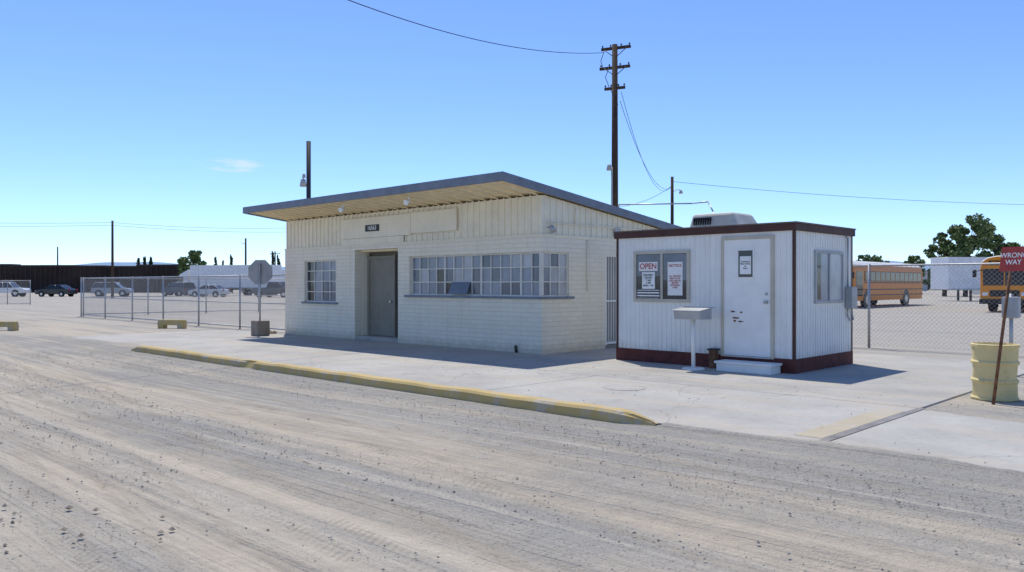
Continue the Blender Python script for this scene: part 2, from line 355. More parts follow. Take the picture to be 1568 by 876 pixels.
boxes('door_header_board',[(-18.75,-16.05,YF-.025,YF+.008,2.576,2.735)],CREAM,B)
def roofslab(nm,xa,xb,ya,yb,t0,t1,mat):
    V=[(xa,ya,ztop(ya)-t1),(xb,ya,ztop(ya)-t1),(xb,yb,ztop(yb)-t1),(xa,yb,ztop(yb)-t1),(xa,ya,ztop(ya)-t0),(xb,ya,ztop(ya)-t0),(xb,yb,ztop(yb)-t0),(xa,yb,ztop(yb)-t0)]
    return mk(nm,V,BF,mat,B)
roofslab('roof_deck',-21.88,-11.29,11.34,19.0,.0,.10,GALVP)
roofslab('soffit',-21.88,-11.29,11.34,19.0,.10,.118,SOFF)
roofslab('fascia_front',-21.92,-11.25,11.3,11.34,-.015,.165,FASC)
roofslab('fascia_side',-11.29,-11.25,11.34,19.02,-.015,.165,FASC)
roofslab('fascia_left',-21.92,-21.88,11.34,19.02,-.015,.165,FASC)
x=-21.6
while x<-11.4:
    V=[(x,11.34,ztop(11.34)-.165),(x+.045,11.34,ztop(11.34)-.165),(x+.045,YF+.03,zu(YF+.03)),(x,YF+.03,zu(YF+.03)),(x,11.34,ztop(11.34)-.118),(x+.045,11.34,ztop(11.34)-.118),(x+.045,YF+.03,ztop(YF+.03)-.118),(x,YF+.03,ztop(YF+.03)-.118)]
    mk('rafter',V,BF,SOFF,B); x+=.4
# windows
def window_xz(par,x0,x1,y,z0,z1,nc,nr,panes,th=.024,thick=4,depth=.03):
    fr=[(x0,x1,y-.02,y+depth,z0,z0+.035),(x0,x1,y-.02,y+depth,z1-.035,z1),(x0,x0+.035,y-.02,y+depth,z0+.035,z1-.035),(x1-.035,x1,y-.02,y+depth,z0+.035,z1-.035)]
    w=(x1-x0)/nc;h=(z1-z0)/nr
    for i in range(1,nc):
        t=th*(2 if i%thick==0 else 1); fr.append((x0+i*w-t/2,x0+i*w+t/2,y-.012 if t>th else y-.006,y+depth,z0+.035,z1-.035))
    for j in range(1,nr): fr.append((x0+.035,x1-.035,y-.009,y+depth,z0+j*h-th/2,z0+j*h+th/2))
    boxes('window_frame',fr,MUNT,par)
    for i in range(nc):
        for j in range(nr):
            g=panes(i,j); tl=random.uniform(-.004,.004)
            mk('pane',[(x0+i*w,y+.02+tl,z0+j*h),(x0+(i+1)*w,y+.02-tl,z0+j*h),(x0+(i+1)*w,y+.02-tl,z0+(j+1)*h),(x0+i*w,y+.02+tl,z0+(j+1)*h)],[(0,1,2,3)],g,par)
def pn1(i,j):
    if (i,j) in ((3,1),(4,0),(5,0)): return G_D
    if (i,j) in ((3,0),(4,1),(11,0),(8,2)): return G_M
    return random.choice((G_L,G_L,G_L,G_M,G_L,G_W))
window_xz(B,-15.82,-11.42,12.68,1.24,2.2,14,3,pn1)
window_xz(B,-20.71,-19.09,12.68,1.0,2.19,4,4,lambda i,j: G_D if i==0 else random.choice((G_M,G_M,G_L)))
mk('open_vent',[(-14.3,12.66,1.56),(-13.65,12.66,1.56),(-13.65,12.54,1.28),(-14.3,12.54,1.28)],[(0,1,2,3)],G_M,B)
fr=[(-11.47,-11.42,12.63,13.5,1.24,1.275),(-11.47,-11.42,12.63,13.5,2.165,2.2),(-11.47,-11.42,13.465,13.5,1.275,2.165),(-11.47,-11.40,12.62,12.68,1.24,2.2)]
for i in(1,2): fr.append((-11.46,-11.43,12.65+i*.285-.012,12.65+i*.285+.012,1.275,2.165))
for j in(1,2): fr.append((-11.455,-11.425,12.68,13.465,1.24+j*.32-.012,1.24+j*.32+.012))
boxes('side_window_frame',fr,MUNT,B)
for i in range(3):
    for j in range(3):
        a=12.65+i*.285; mk('pane',[(-11.45,a,1.24+j*.32),(-11.45,a+.285,1.24+j*.32),(-11.45,a+.285,1.56+j*.32),(-11.45,a,1.56+j*.32)],[(0,1,2,3)],G_W if i>1 else (G_M,G_L,G_W)[(i+j)%3],B)
boxes('window_sills',[(-15.98,XR+.06,YF-.06,YF+.1,1.19,1.24),(XR-.1,XR+.06,YF+.1,13.62,1.19,1.24),(-20.82,-18.98,YF-.05,YF+.1,.952,1.0)],FASC,B,bev=.004)
boxes('sill_fill',[(-20.71,-19.09,YF+.1,YF+.2,.952,1.0),(-15.82,XR-.1,YF+.1,YF+.2,1.19,1.24)],BLOCK,B)
boxes('interior_dark_backing',[(XL+.3,-18.3,12.95,13.05,.03,2.5),(-16.2,-11.7,12.95,13.0,.03,2.5),(-11.62,-11.6,12.85,18.5,.03,2.5)],DARK,B)  # black sheets stand in for the unlit interior
boxes('entry_recess_sides',[(-18.30,-18.18,YF+.2,13.1,.0,2.45),(-16.29,-16.18,YF+.2,13.1,.0,2.45)],CREAM,B)
boxes('entry_recess_ceiling',[(-18.18,-16.29,YF+.2,13.1,2.38,2.43)],SOFF,B)
boxes('entry_step',[(-18.18,-16.29,YF+.03,13.1,.0,.12)],CONC,B,bev=.01)
boxes('door_frame',[(-18.15,-18.08,13.0,13.08,.12,2.30),(-17.02,-16.95,13.0,13.08,.12,2.30),(-18.08,-17.02,13.0,13.08,2.19,2.27)],DOORP,B)
boxes('entry_door',[(-18.08,-17.02,13.03,13.07,.13,2.19)],DOORP,B)
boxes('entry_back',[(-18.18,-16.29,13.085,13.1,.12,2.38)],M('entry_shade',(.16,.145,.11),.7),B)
boxes('sidelight',[(-16.93,-16.33,13.05,13.08,.9,2.2)],G_D,B)
tubes('door_knob',[((-17.12,13.03,1.05),(-17.12,12.97,1.05),.03,.03)],CHROME,B)
box('number_plaque',-17.62,-17.02,YF-.06,YF-.046,2.90,3.07,BLACK,B); text('number_text','16563',.16,(-17.32,YF-.063,2.985),(math.pi/2,0,0),SIGNW,B)
for xx in(-17.0,-14.4):
    tubes('eave_floodlight',[((xx,11.45,3.50),(xx,11.45,3.40),.015,.015),((xx,11.47,3.40),(xx+.03,11.33,3.35),.035,.065)],WTRIM,B,12)
path('side_conduit',[(XR+.02,12.75,2.82),(XR+.02,18.4,2.82)],.014,CREAM,B)
path('side_conduit',[(XR+.03,14.1,2.5),(XR+.03,14.1,1.35)],.014,CREAM,B)
path('side_conduit',[(XR+.02,13.7,3.2),(XR+.02,13.7,2.82)],.012,CREAM,B)
tubes('side_lamp',[((XR,12.8,2.72),(XR+.1,12.8,2.72),.02,.02),((XR+.1,12.8,2.75),(XR+.16,12.8,2.62),.04,.07)],GALVP,B,12)
box('junction_box',XR,XR+.06,15.1,15.3,2.62,2.82,GALVP,B,bev=.005)
gt=[(XR-.05,XR-.02,14.82,14.87,.1,2.2),(XR-.05,XR-.02,15.73,15.78,.1,2.2),(XR-.05,XR-.02,14.87,15.73,2.15,2.2),(XR-.05,XR-.02,14.87,15.73,1.1,1.14),(XR-.05,XR-.02,14.87,15.73,.12,.17)]
for i in range(1,9): gt.append((XR-.045,XR-.03,14.87+i*.095-.008,14.87+i*.095+.008,.17,2.15))
boxes('barred_gate',gt,WTRIM,B); boxes('gate_back',[(XR-.19,XR-.15,14.8,15.8,.02,2.2)],M('back_door_grey',(.35,.34,.30),.6),B)
path('roof_conduit',[(-11.6,15.6,3.05),(-11.6,15.6,3.42),(-10.2,16.6,3.42),(-8.6,14.6,3.2),(-8.3,14.3,2.95),(-8.2,14.2,2.6)],.016,GALV,B)
path('hose_bib',[(-12.1,YF-.02,.0),(-12.1,YF-.05,.18)],.03,DSTEEL,B)
# ---------------------------------------------------------------- booth
K=empty('guard_booth'); bx0,bx1,by0,by1=-9.55,-5.92,12.8,15.2
boxes('walls',[(bx0,bx1,by0,by1,.26,2.40)],WHITE,K)
boxes('skirt',[(bx0-.02,bx1+.02,by0-.02,by1+.02,.02,.26)],SKIRT,K,bev=.006)
boxes('roof_trim',[(bx0-.05,bx1+.05,by0-.05,by1+.05,2.40,2.52)],BROWN,K,bev=.008)
boxes('roof_cap',[(bx0-.06,bx1+.06,by0-.06,by1+.06,2.52,2.545)],M('roof_cap_paint',(.16,.12,.10),.6),K)
boxes('corner_trims',[(bx1-.03,bx1+.014,by0-.014,by0+.03,.26,2.40),(bx0-.014,bx0+.03,by0-.014,by0+.03,.26,2.40),(bx1-.03,bx1+.014,by1-.03,by1+.014,.26,2.4)],BROWN,K)
rb=[];x=bx0+.10
def clear(x,lst): return all(not(a-.06<x<b+.03) for a,b in lst)
while x<bx1-.06:
    if clear(x,[(-9.12,-7.92),(-7.26,-6.27)]): rb.append((x,x+.02,by0-.009,by0,.26,2.4))
    elif clear(x,[(-7.26,-6.27)]): rb+= [(x,x+.02,by0-.009,by0,.26,1.15),(x,x+.02,by0-.009,by0,2.16,2.4)]
    x+=.102
y=by0+.09
while y<by1-.05:
    if clear(y,[(13.53,14.77)]): rb.append((bx1,bx1+.009,y,y+.02,.26,2.4))
    else: rb+=[(bx1,bx1+.009,y,y+.02,.26,1.13),(bx1,bx1+.009,y,y+.02,2.14,2.4)]
    y+=.102
boxes('siding_ribs',rb,WHITE,K)
boxes('window_trim',[(-9.14,-9.08,by0-.035,by0,1.17,2.14),(-7.96,-7.90,by0-.035,by0,1.17,2.14),(-9.08,-7.96,by0-.035,by0,2.08,2.14),(-9.08,-7.96,by0-.035,by0,1.17,1.23),(-8.53,-8.48,by0-.03,by0,1.23,2.08)],M('window_trim_tan',(.52,.48,.40),.6),K)
boxes('window_glass',[(-9.08,-8.53,by0-.012,by0-.004,1.23,2.08)],G_D,K); boxes('window_glass',[(-8.48,-7.96,by0-.017,by0-.004,1.23,2.08)],G_D,K)
box('window_blind',-8.47,-7.97,by0-.021,by0-.018,1.58,2.07,G_M,K)
box('window_blind',-9.07,-8.54,by0-.0145,by0-.0125,1.66,2.07,G_M,K)
box('open_sign',-9.02,-8.60,by0-.02,by0-.015,1.76,1.93,SIGNW,K); text('open_text','OPEN',.15,(-8.81,by0-.022,1.845),(math.pi/2,0,0),RED,K)
box('hours_sign',-8.95,-8.66,by0-.02,by0-.015,1.42,1.74,SIGNW,K)
text('hours_text','DELIVERY\nHOURS\n7 AM\n3 PM\nMON - FRI',.05,(-8.805,by0-.022,1.58),(math.pi/2,0,0),BLACK,K)
box('striped_sign',-9.06,-8.56,by0-.02,by0-.013,1.24,1.40,SIGNW,K)
boxes('stripes',[(-9.06,-8.56,by0-.024,by0-.02,1.25+i*.055,1.275+i*.055) for i in range(3)],BLACK,K)
box('notice_poster',-8.37,-8.05,by0-.026,by0-.022,1.30,1.92,SIGNW,K)
text('notice_title','NOTICE',.075,(-8.21,by0-.028,1.85),(math.pi/2,0,0),RED,K)
text('notice_text','ALL VISITORS\nMUST STOP\nAND SIGN IN\nBEFORE\nENTERING\nYARD',.042,(-8.21,by0-.028,1.55),(math.pi/2,0,0),RED,K)
boxes('door_casing',[(-7.26,-7.20,by0-.04,by0,.24,2.34),(-6.33,-6.27,by0-.04,by0,.24,2.34),(-7.20,-6.33,by0-.04,by0,2.28,2.34)],M('door_casing',(.55,.50,.40),.6,streak=.3),K,bev=.004)
box('door',-7.20,-6.33,by0-.028,by0,.27,2.28,WTRIM,K); box('threshold',-7.2,-6.33,by0-.06,by0,.24,.268,GALV,K)
boxes('door_window_frame',[(-6.95,-6.92,by0-.04,by0-.028,1.60,2.12),(-6.65,-6.62,by0-.04,by0-.028,1.60,2.12),(-6.92,-6.65,by0-.04,by0-.028,2.09,2.12),(-6.92,-6.65,by0-.04,by0-.028,1.60,1.63)],WTRIM,K)
box('door_glass',-6.92,-6.65,by0-.034,by0-.028,1.63,2.09,G_D,K)
box('door_card',-6.89,-6.68,by0-.039,by0-.035,1.68,1.99,SIGNW,K); text('card_text','Customers\nMust Check\nIn\nHere',.038,(-6.785,by0-.041,1.84),(math.pi/2,0,0),BLACK,K)
tubes('door_knob',[((-6.40,by0-.028,1.2),(-6.40,by0-.09,1.2),.028,.032)],GALV,K,12)
tubes('deadbolt',[((-6.40,by0-.028,1.34),(-6.40,by0-.05,1.34),.022,.022)],GALV,K,12)
def blob(nm,cx,cz,rx,rz,mat,par,y):
    n=16;V=[(cx+rx*math.cos(6.283*i/n)*random.uniform(.5,1.1),y,cz+rz*math.sin(6.283*i/n)*random.uniform(.5,1.1)) for i in range(n)]
    mk(nm,V,[tuple(range(n))],mat,par)
for cx,cz,rx,rz in((-7.03,1.03,.05,.02),(-6.97,.92,.09,.02),(-6.88,.86,.06,.015),(-6.87,1.02,.03,.02),(-6.99,.87,.03,.025)): blob('rust_spot',cx,cz,rx,rz,RUST,K,by0-.0295)
boxes('side_window_trim',[(bx1,bx1+.035,13.55,13.60,1.17,2.10),(bx1,bx1+.035,14.70,14.75,1.17,2.10),(bx1,bx1+.035,13.60,14.70,2.05,2.10),(bx1,bx1+.035,13.60,14.70,1.17,1.22),(bx1,bx1+.03,14.13,14.17,1.22,2.05)],GALVP,K)
boxes('side_glass',[(bx1,bx1+.012,13.60,14.13,1.22,2.05)],G_L,K); boxes('side_glass_b',[(bx1,bx1+.016,14.17,14.70,1.22,2.05)],G_W,K)
box('side_glass_dark',bx1+.013,bx1+.017,13.61,13.80,1.24,2.04,G_D,K)
boxes('electric_panel',[(bx1+.01,bx1+.14,14.86,15.12,1.06,1.46)],GALVP,K,bev=.01)
path('panel_conduit',[(bx1+.04,14.92,1.46),(bx1+.04,14.92,2.36),(bx1+.04,14.84,2.38)],.014,GALV,K)
path('panel_conduit',[(bx1+.04,14.92,1.06),(bx1+.04,14.9,.92),(bx1+.07,15.0,.82),(bx1+.07,15.1,.86),(bx1+.03,15.12,1.06)],.014,GALV,K)
V=[(-8.42,13.55,2.56),(-7.32,13.55,2.56),(-7.32,14.45,2.56),(-8.42,14.45,2.56),(-8.36,13.62,2.86),(-7.50,13.62,2.86),(-7.50,14.38,2.86),(-8.36,14.38,2.86)]
mk('ac_unit',V,BF,BEIGE,K,bev=.05)
boxes('ac_louvres',[(-8.30+i*.05,-8.28+i*.05,13.55,13.60,2.64,2.78) for i in range(8)],DARK,K)
boxes('ac_base',[(-8.45,-7.28,13.52,14.48,2.545,2.60)],GALVP,K)
ST=empty('door_step'); boxes('tread',[(-7.15,-6.10,12.34,12.74,.15,.19)],WTRIM,ST,bev=.008); boxes('riser',[(-7.12,-6.13,12.37,12.73,.022,.15)],WTRIM,ST)
P=empty('writing_stand'); tubes('post',[((-7.5,12.25,.02),(-7.5,12.25,.95),.035,.035)],WTRIM,P,14); tubes('base_plate',[((-7.5,12.25,.02),(-7.5,12.25,.05),.2,.19)],WTRIM,P,20)
mk('desk_box',[(-7.76,12.05,.90),(-7.24,12.05,.90),(-7.24,12.42,.90),(-7.76,12.42,.90),(-7.76,12.02,1.04),(-7.24,12.02,1.04),(-7.24,12.42,1.09),(-7.76,12.42,1.09)],BF,GALVP,P,bev=.006)
mk('desk_lid',[(-7.79,11.99,1.04),(-7.21,11.99,1.04),(-7.21,12.44,1.095),(-7.79,12.44,1.095),(-7.79,11.99,1.055),(-7.21,11.99,1.055),(-7.21,12.44,1.11),(-7.79,12.44,1.11)],BF,GALV,P)
HB=empty('meter_box'); boxes('body',[(-7.42,-7.30,12.62,12.76,.02,.34)],RUST,HB,bev=.01); boxes('cap',[(-7.44,-7.28,12.60,12.77,.34,.37)],DSTEEL,HB)
# ---------------------------------------------------------------- fences
def fence(name,p0,p1,h,step=3.0,sp=.075,wr=.0026,gate=False):
    E=empty(name); p0=Vector((*p0,0));p1=Vector((*p1,0)); Ln=(p1-p0).length; u=(p1-p0).normalized(); n=max(1,round(Ln/step))
    seg=[]
    for i in range(n+1):
        q=p0+u*(Ln*i/n); seg.append((q,q+Vector((0,0,h+.04)),.032,.032))
    seg.append((p0+Vector((0,0,h)),p1+Vector((0,0,h)),.02,.02))
    if gate: seg.append((p0+Vector((0,0,.1)),p1+Vector((0,0,.1)),.02,.02)); seg.append((p0+Vector((0,0,h*.5)),p1+Vector((0,0,h*.5)),.018,.018))
    tubes('posts_and_rails',seg,GALV,E,8)
    w=[];st=sp*math.sqrt(2)
    c=-h
    while c<Ln:
        a0=max(0,-c);a1=min(h,Ln-c)
        if a1>a0:
            w.append((p0+u*(c+a0)+Vector((0,0,a0+.04)),p0+u*(c+a1)+Vector((0,0,a1+.0)),wr,wr))
            w.append((p0+u*(c+a0)+Vector((0,0,h-a0)),p0+u*(c+a1)+Vector((0,0,h-a1+.04)),wr,wr))
        c+=st
    tubes('chain_link_mesh',w,GALV,E,3,False); return E
fence('chain_link_fence',(-41,13.0),(-22.3,13.0),1.8,3.1,.09,.003,True)
fence('chain_link_fence',(-41,13.1),(-41,40),1.8,3.0,.11,.0035,True)
fence('chain_link_fence',(-36,22),(-18,22),1.8,3.0,.10,.003)
fence('chain_link_fence',(-11.3,19.6),(5,19.6),1.95,4.6,.07,.0024)
fence('chain_link_fence',SP(-50,66),SP(-36,60),1.8,2.5,.12,.005,True)
fence('chain_link_fence',(-11.0,78),(20,60),2.2,3.5,.13,.005)
# ---------------------------------------------------------------- poles
def zpx(y,d): return 1.5+(436-y)/1230*d
U=empty('utility_pole'); ux,uy=SP(4.47,35)
tubes('pole',[((ux,uy,0),(ux,uy,11.95),.17,.12)],WOOD,U,12)
def arm(z,hl,par=U,r=4.47,d=35,fw=-.45,mat=WOOD,t=.055,off=0):
    a=SP(r-hl+off,d-fw*hl);b=SP(r+hl+off,d+fw*hl)
    p0=Vector((*a,z));p1=Vector((*b,z)); u=(p1-p0).normalized(); v=Vector((-u.y,u.x,0))*t
    up=Vector((0,0,t)); V=[p0-v-up,p1-v-up,p1+v-up,p0+v-up,p0-v+up,p1-v+up,p1+v+up,p0+v+up]
    mk('crossarm',V,BF,mat,par)
    for s in(.04,.32,.68,.96):
        q=p0.lerp(p1,s); tubes('insulator',[(q+up,q+Vector((0,0,t+.06)),.02,.02),(q+Vector((0,0,t+.05)),q+Vector((0,0,t+.12)),.04,.025)],DSTEEL,par,8)
    return p0,p1
arm(11.8,.6,off=.05);arm(10.95,.62);arm(10.05,.42)
for z in(11.4,10.6):
    for s in(-1,1):
        a=SP(4.47,34.9); b=SP(4.47+s*.45,34.9-s*.2); tubes('brace',[((*a,z-.05),(*b,z+.33),.018,.018)],DSTEEL,U,6)
tubes('drop_pipe',[((*SP(4.33,34.85),3),(*SP(4.33,34.85),6.6),.04,.04)],GALVP,U); tubes('pole_lamp',[((*SP(4.2,34.8),6.45),(*SP(4.2,34.8),6.7),.12,.08)],GALVP,U,12)
wb=SP(-14,8)
cable('service_wire',(*SP(4.0,35),11.6),(*wb,11.3),2.1,.014,WIRE,U,50)
fx,fy=SP(11.95,60)
cable('drop_wire',(*SP(4.75,35),9.9),(fx,fy,8.95),1.9,.012,WIRE,U); cable('drop_wire',(*SP(4.7,35),9.5),(fx,fy,8.8),1.4,.012,WIRE,U)
path('jumper',[(*SP(4.0,34.9),11.65),(*SP(3.85,34.9),11.2),(*SP(3.95,34.9),10.9)],.014,WIRE,U); path('jumper',[(*SP(4.2,34.9),10.9),(*SP(4.05,34.9),10.5),(*SP(4.2,34.9),10.1),(*SP(4.6,34.9),9.3)],.014,WIRE,U)
U2=empty('utility_pole'); tubes('pole',[((fx,fy,0),(fx,fy,9.55),.15,.11)],WOOD,U2,10)
path('lamp_arm',[(fx,fy,8.4),(*SP(12.3,60),8.6),(*SP(12.6,60),8.55)],.03,GALV,U2); tubes('lamp',[((*SP(12.6,60),8.55),(*SP(12.6,60),8.3),.08,.16)],GALVP,U2,10)
cable('line',(fx,fy,9.2),(*SP(60,70),8.5),.7,.018,WIRE,U2); cable('line',(fx,fy,8.9),(*SP(4,40),zpx(318,40)),.5,.014,WIRE,U2)
LP=empty('floodlight_post'); lx,ly=SP(-7.6,30)
tubes('post',[((lx,ly,0),(lx,ly,6.85),.09,.085)],DSTEEL,LP,10)
path('bracket',[(lx,ly,5.2),(*SP(-7.78,29.9),5.2),(*SP(-7.78,29.9),5.6)],.02,DSTEEL,LP); tubes('lamp_head',[((*SP(-7.78,29.9),5.15),(*SP(-7.78,29.9),5.42),.13,.09)],GALVP,LP,12); tubes('lamp_head_small',[((*SP(-7.75,29.9),5.48),(*SP(-7.75,29.9),5.62),.07,.05)],GALVP,LP,12)
for x,y,d in((172,338,90),(376,365,110),(88,378,160),(421,385,150)):
    E=empty('utility_pole'); a=SP((x-784)/1230*d,d); tubes('pole',[((*a,0),(*a,zpx(y,d)),.16,.12)],WOOD,E,8)
    if x>400: arm(zpx(y,d)-.4,.9,E,(x-784)/1230*d,d,0)
    if x==172:
        cable('line',(*SP(-85,80),zpx(325,80)),(*a,zpx(345,d)),.6,.02,WIRE,E); cable('line',(*SP(-85,80),zpx(317,80)),(*a,zpx(341,d)),.6,.02,WIRE,E)
        cable('line',(*a,zpx(345,d)),(*SP(-18,92),zpx(352,92)),.5,.018,WIRE,E); cable('line',(*a,zpx(341,d)),(*SP(-18,92),zpx(345,92)),.5,.018,WIRE,E)
    if x==376:
        path('lamp_arm',[(*a,zpx(374,d)),(*SP((x-784)/1230*d-.6,d),zpx(372,d))],.05,GALV,E)
# ---------------------------------------------------------------- signs
SS=empty('stop_sign'); sx,sy=-21.45,11.6; ang=math.radians(40)
ux_=Vector((math.cos(ang),math.sin(ang),0)); nn=Vector((math.sin(ang),-math.cos(ang),0)); c0=Vector((sx,sy,1.86))
def octo(off):
    return [c0+nn*off+ux_*(.385*math.cos(math.pi/8+i*math.pi/4))+Vector((0,0,.385*math.sin(math.pi/8+i*math.pi/4))) for i in range(8)]
V=octo(0)+octo(-.004); mk('octagon_plate',V,[tuple(range(8)),tuple(range(15,7,-1))]+[(i,i+8,(i+1)%8+8,(i+1)%8) for i in range(8)],M('sign_back_alu',(.36,.36,.35),.55,metal=.2,var=.2,streak=.5),SS)
mk('red_face',[v-nn*.003 for v in octo(-.004)],[tuple(range(7,-1,-1))],RED,SS)
tubes('post',[((sx+nn.x*.03,sy+nn.y*.03,.4),(sx+nn.x*.03,sy+nn.y*.03,2.1),.025,.025)],GALV,SS,8)
boxes('concrete_foot',[(sx-.2,sx+.2,sy-.2,sy+.2,.02,.46)],M('old_concrete',(.30,.25,.20),.9,var=.35),SS,bev=.03)
def bumper(x,y,rz,l=1.0):
    E=empty('yellow_wheel_stop',(x,y,0),rz); mk('beam',[(-l/2,-.12,.12),(l/2,-.12,.12),(l/2,.12,.12),(-l/2,.12,.12),(-l/2+.02,-.08,.3),(l/2-.02,-.08,.3),(l/2-.02,.08,.3),(-l/2+.02,.08,.3)],BF,YEL,E,bev=.02)
    boxes('feet',[(-l/2+.03,-l/2+.25,-.12,.12,0,.12),(l/2-.25,l/2-.03,-.12,.12,0,.12)],YEL,E,bev=.01)
bumper(-27.5,11.6,math.radians(35),1.0); bumper(*SP(-16.6,26.2),math.radians(35),1.0)
stones('rubble',14,-22.6,-21.9,12.0,12.5,.04,.08,.16,M('rubble_stone',(.2,.16,.12),.9),False)
BR=empty('yellow_barrel'); bx,by=-2.80,11.93
prof=[(.255,0),(.274,.012),(.274,.03),(.257,.05),(.257,.22),(.278,.24),(.278,.262),(.257,.285),(.257,.455),(.278,.475),(.278,.497),(.257,.52),(.257,.68),(.276,.70),(.276,.722),(.25,.73),(.245,.69),(.0,.685)]
V=[];F=[];n=40
for r,z in prof:
    for i in range(n):
        t=6.28318*i/n; dn=1+.07*noise.noise((math.cos(t)*2,math.sin(t)*2,z*4))-.05*max(0,noise.noise((math.cos(t)*4,math.sin(t)*4,z*6+3))); V.append((bx+r*dn*math.cos(t),by+r*dn*math.sin(t),z))
for k in range(len(prof)-1):
    for i in range(n):
        j=(i+1)%n; F.append((k*n+i,k*n+j,(k+1)*n+j,(k+1)*n+i))
mk('drum',V,F,YBAR,BR,smooth=False)
WS=empty('wrong_way_sign'); q0=Vector((*SP(6.02,10.05),0)); q1=Vector((*SP(6.30,10.1),1.96))
tubes('rusty_post',[(q0,q1,.020,.018)],RUST,WS,8)
d_=Vector((*SP(1,-2.1),0)).normalized(); lean=(q1-q0).normalized(); cc=q1-lean*.14-Vector((*SP(0,.04),0))*1
w2,h2=.17,.155; pv=[cc-d_*w2-lean*h2,cc+d_*w2-lean*h2,cc+d_*w2+lean*h2,cc-d_*w2+lean*h2]; nrm=(pv[1]-pv[0]).cross(pv[3]-pv[0]).normalized()
mk('sign_plate',[p-nrm*.003 for p in pv]+pv,BF,REDF,WS)
t=text('sign_text','WRONG\nWAY',.088,(0,0,0),(0,0,0),SIGNW,WS); t.matrix_world=Matrix.Translation(cc+nrm*.004)@Matrix((d_,nrm.cross(d_),nrm)).transposed().to_4x4()
PB=empty('grey_post_box'); q=SP(8.2,13.2); tubes('post',[((*q,0),(*q,1.35),.03,.03)],GALV,PB); boxes('box',[(q[0]-.12,q[0]+.12,q[1]-.1,q[1]+.1,.95,1.3)],GALVP,PB,bev=.02)
# ---------------------------------------------------------------- vehicles
def wheel(par,x,y,r,w=.22):
    tubes('tyre',[((x,y-w/2,r),(x,y+w/2,r),r,r)],TIRE,par,20)
    s=1 if y>0 else -1; tubes('rim',[((x,y+s*w/2,r),(x,y+s*(w/2+.012),r),r*.6,r*.5)],CHROME,par,12)
def car(name,kind,col,r,d,yaw):
    p=SP(r,d); E=empty(name,(*p,0),math.radians(44.2+yaw)); m=M('paint_'+name+kind,col,.25,var=.05,bump=0,spec=.6)
    if kind=='sedan':
        prof=[(-2.25,.32),(-2.3,.62),(-2.2,.92),(-1.5,1.0),(1.0,.98),(2.0,.82),(2.28,.62),(2.25,.3)]; cab=(-1.75,1.05,-1.0,.35,1.0,1.44); W=1.78; wb=1.35;wr=.33
    elif kind=='suv':
        prof=[(-2.3,.4),(-2.32,.75),(-2.27,1.05),(-1.9,1.12),(1.0,1.12),(2.1,1.0),(2.32,.8),(2.3,.38)]; cab=(-2.22,1.25,-1.95,.5,1.12,1.76); W=1.9; wb=1.4;wr=.38
    else:
        prof=[(-2.75,.5),(-2.75,1.1),(-.6,1.12),(-.6,1.1),(1.3,1.12),(2.5,1.05),(2.72,.85),(2.7,.45)]; cab=(-.75,1.5,-.55,.85,1.12,1.8); W=1.95; wb=1.7;wr=.4
    n=len(prof); V=[(x,-W/2,z) for x,z in prof]+[(x,W/2,z) for x,z in prof]
    F=[tuple(range(n-1,-1,-1)),tuple(range(n,2*n))]+[(i,(i+1)%n,(i+1)%n+n,i+n) for i in range(n)]
    mk('body',V,F,m,E,bev=.07,seg=3)
    a,b,c,e,z0,z1=cab; w0=W/2-.06;w1=W/2-.24
    mk('greenhouse',[(a,-w0,z0-.02),(b,-w0,z0-.02),(b,w0,z0-.02),(a,w0,z0-.02),(c,-w1,z1),(e,-w1,z1),(e,w1,z1),(c,w1,z1)],BF,CARG,E,bev=.03)
    mk('roof',[(c-.03,-w1-.02,z1-.03),(e+.03,-w1-.02,z1-.03),(e+.03,w1+.02,z1-.03),(c-.03,w1+.02,z1-.03),(c+.1,-w1+.06,z1+.035),(e-.1,-w1+.06,z1+.035),(e-.1,w1-.06,z1+.035),(c+.1,w1-.06,z1+.035)],BF,m,E,bev=.02)
    for s in(-1,1):
        seg=[]
        for (xa,xb) in ((a,c),((a+b)/2-.1,(c+e)/2),(b,e)): seg.append(((xa,s*(w0+.005),z0-.02),(xb,s*(w1+.005),z1),.035,.03))
        tubes('pillars',seg,m,E,6)
        for x in(-wb,wb):
            tubes('arch',[((x,s*(W/2-.02),wr+.02),(x,s*(W/2+.004),wr+.02),wr+.07,wr+.07)],BLACK,E,20); wheel(E,x,s*(W/2-.08),wr)
    boxes('lights',[(prof[-2][0]-.06,prof[-2][0]+.01,-W/2+.08,-W/2+.4,.62,.76),(prof[-2][0]-.06,prof[-2][0]+.01,W/2-.4,W/2-.08,.62,.76)],CHROME,E)
    boxes('tail_lights',[(prof[1][0]-.01,prof[1][0]+.05,-W/2+.05,-W/2+.3,.75,.95),(prof[1][0]-.01,prof[1][0]+.05,W/2-.3,W/2-.05,.75,.95)],RED,E)
    return E
def rp(x,d): return (x-784)/1230*d
car('pickup_truck','pickup',(.75,.75,.75),rp(6,100),100,8)
car('parked_car','sedan',(.015,.016,.02),rp(86,100),100,172)
car('parked_suv','suv',(.30,.33,.36),rp(172,103),103,12)
car('parked_suv','suv',(.07,.09,.12),rp(273,103),103,150)
car('parked_car','sedan',(.55,.56,.57),rp(320,97),97,170)
car('pickup_truck','pickup',(.05,.06,.08),rp(423,95),95,-20)
car('parked_suv','suv',(.6,.6,.6),rp(395,112),112,30)
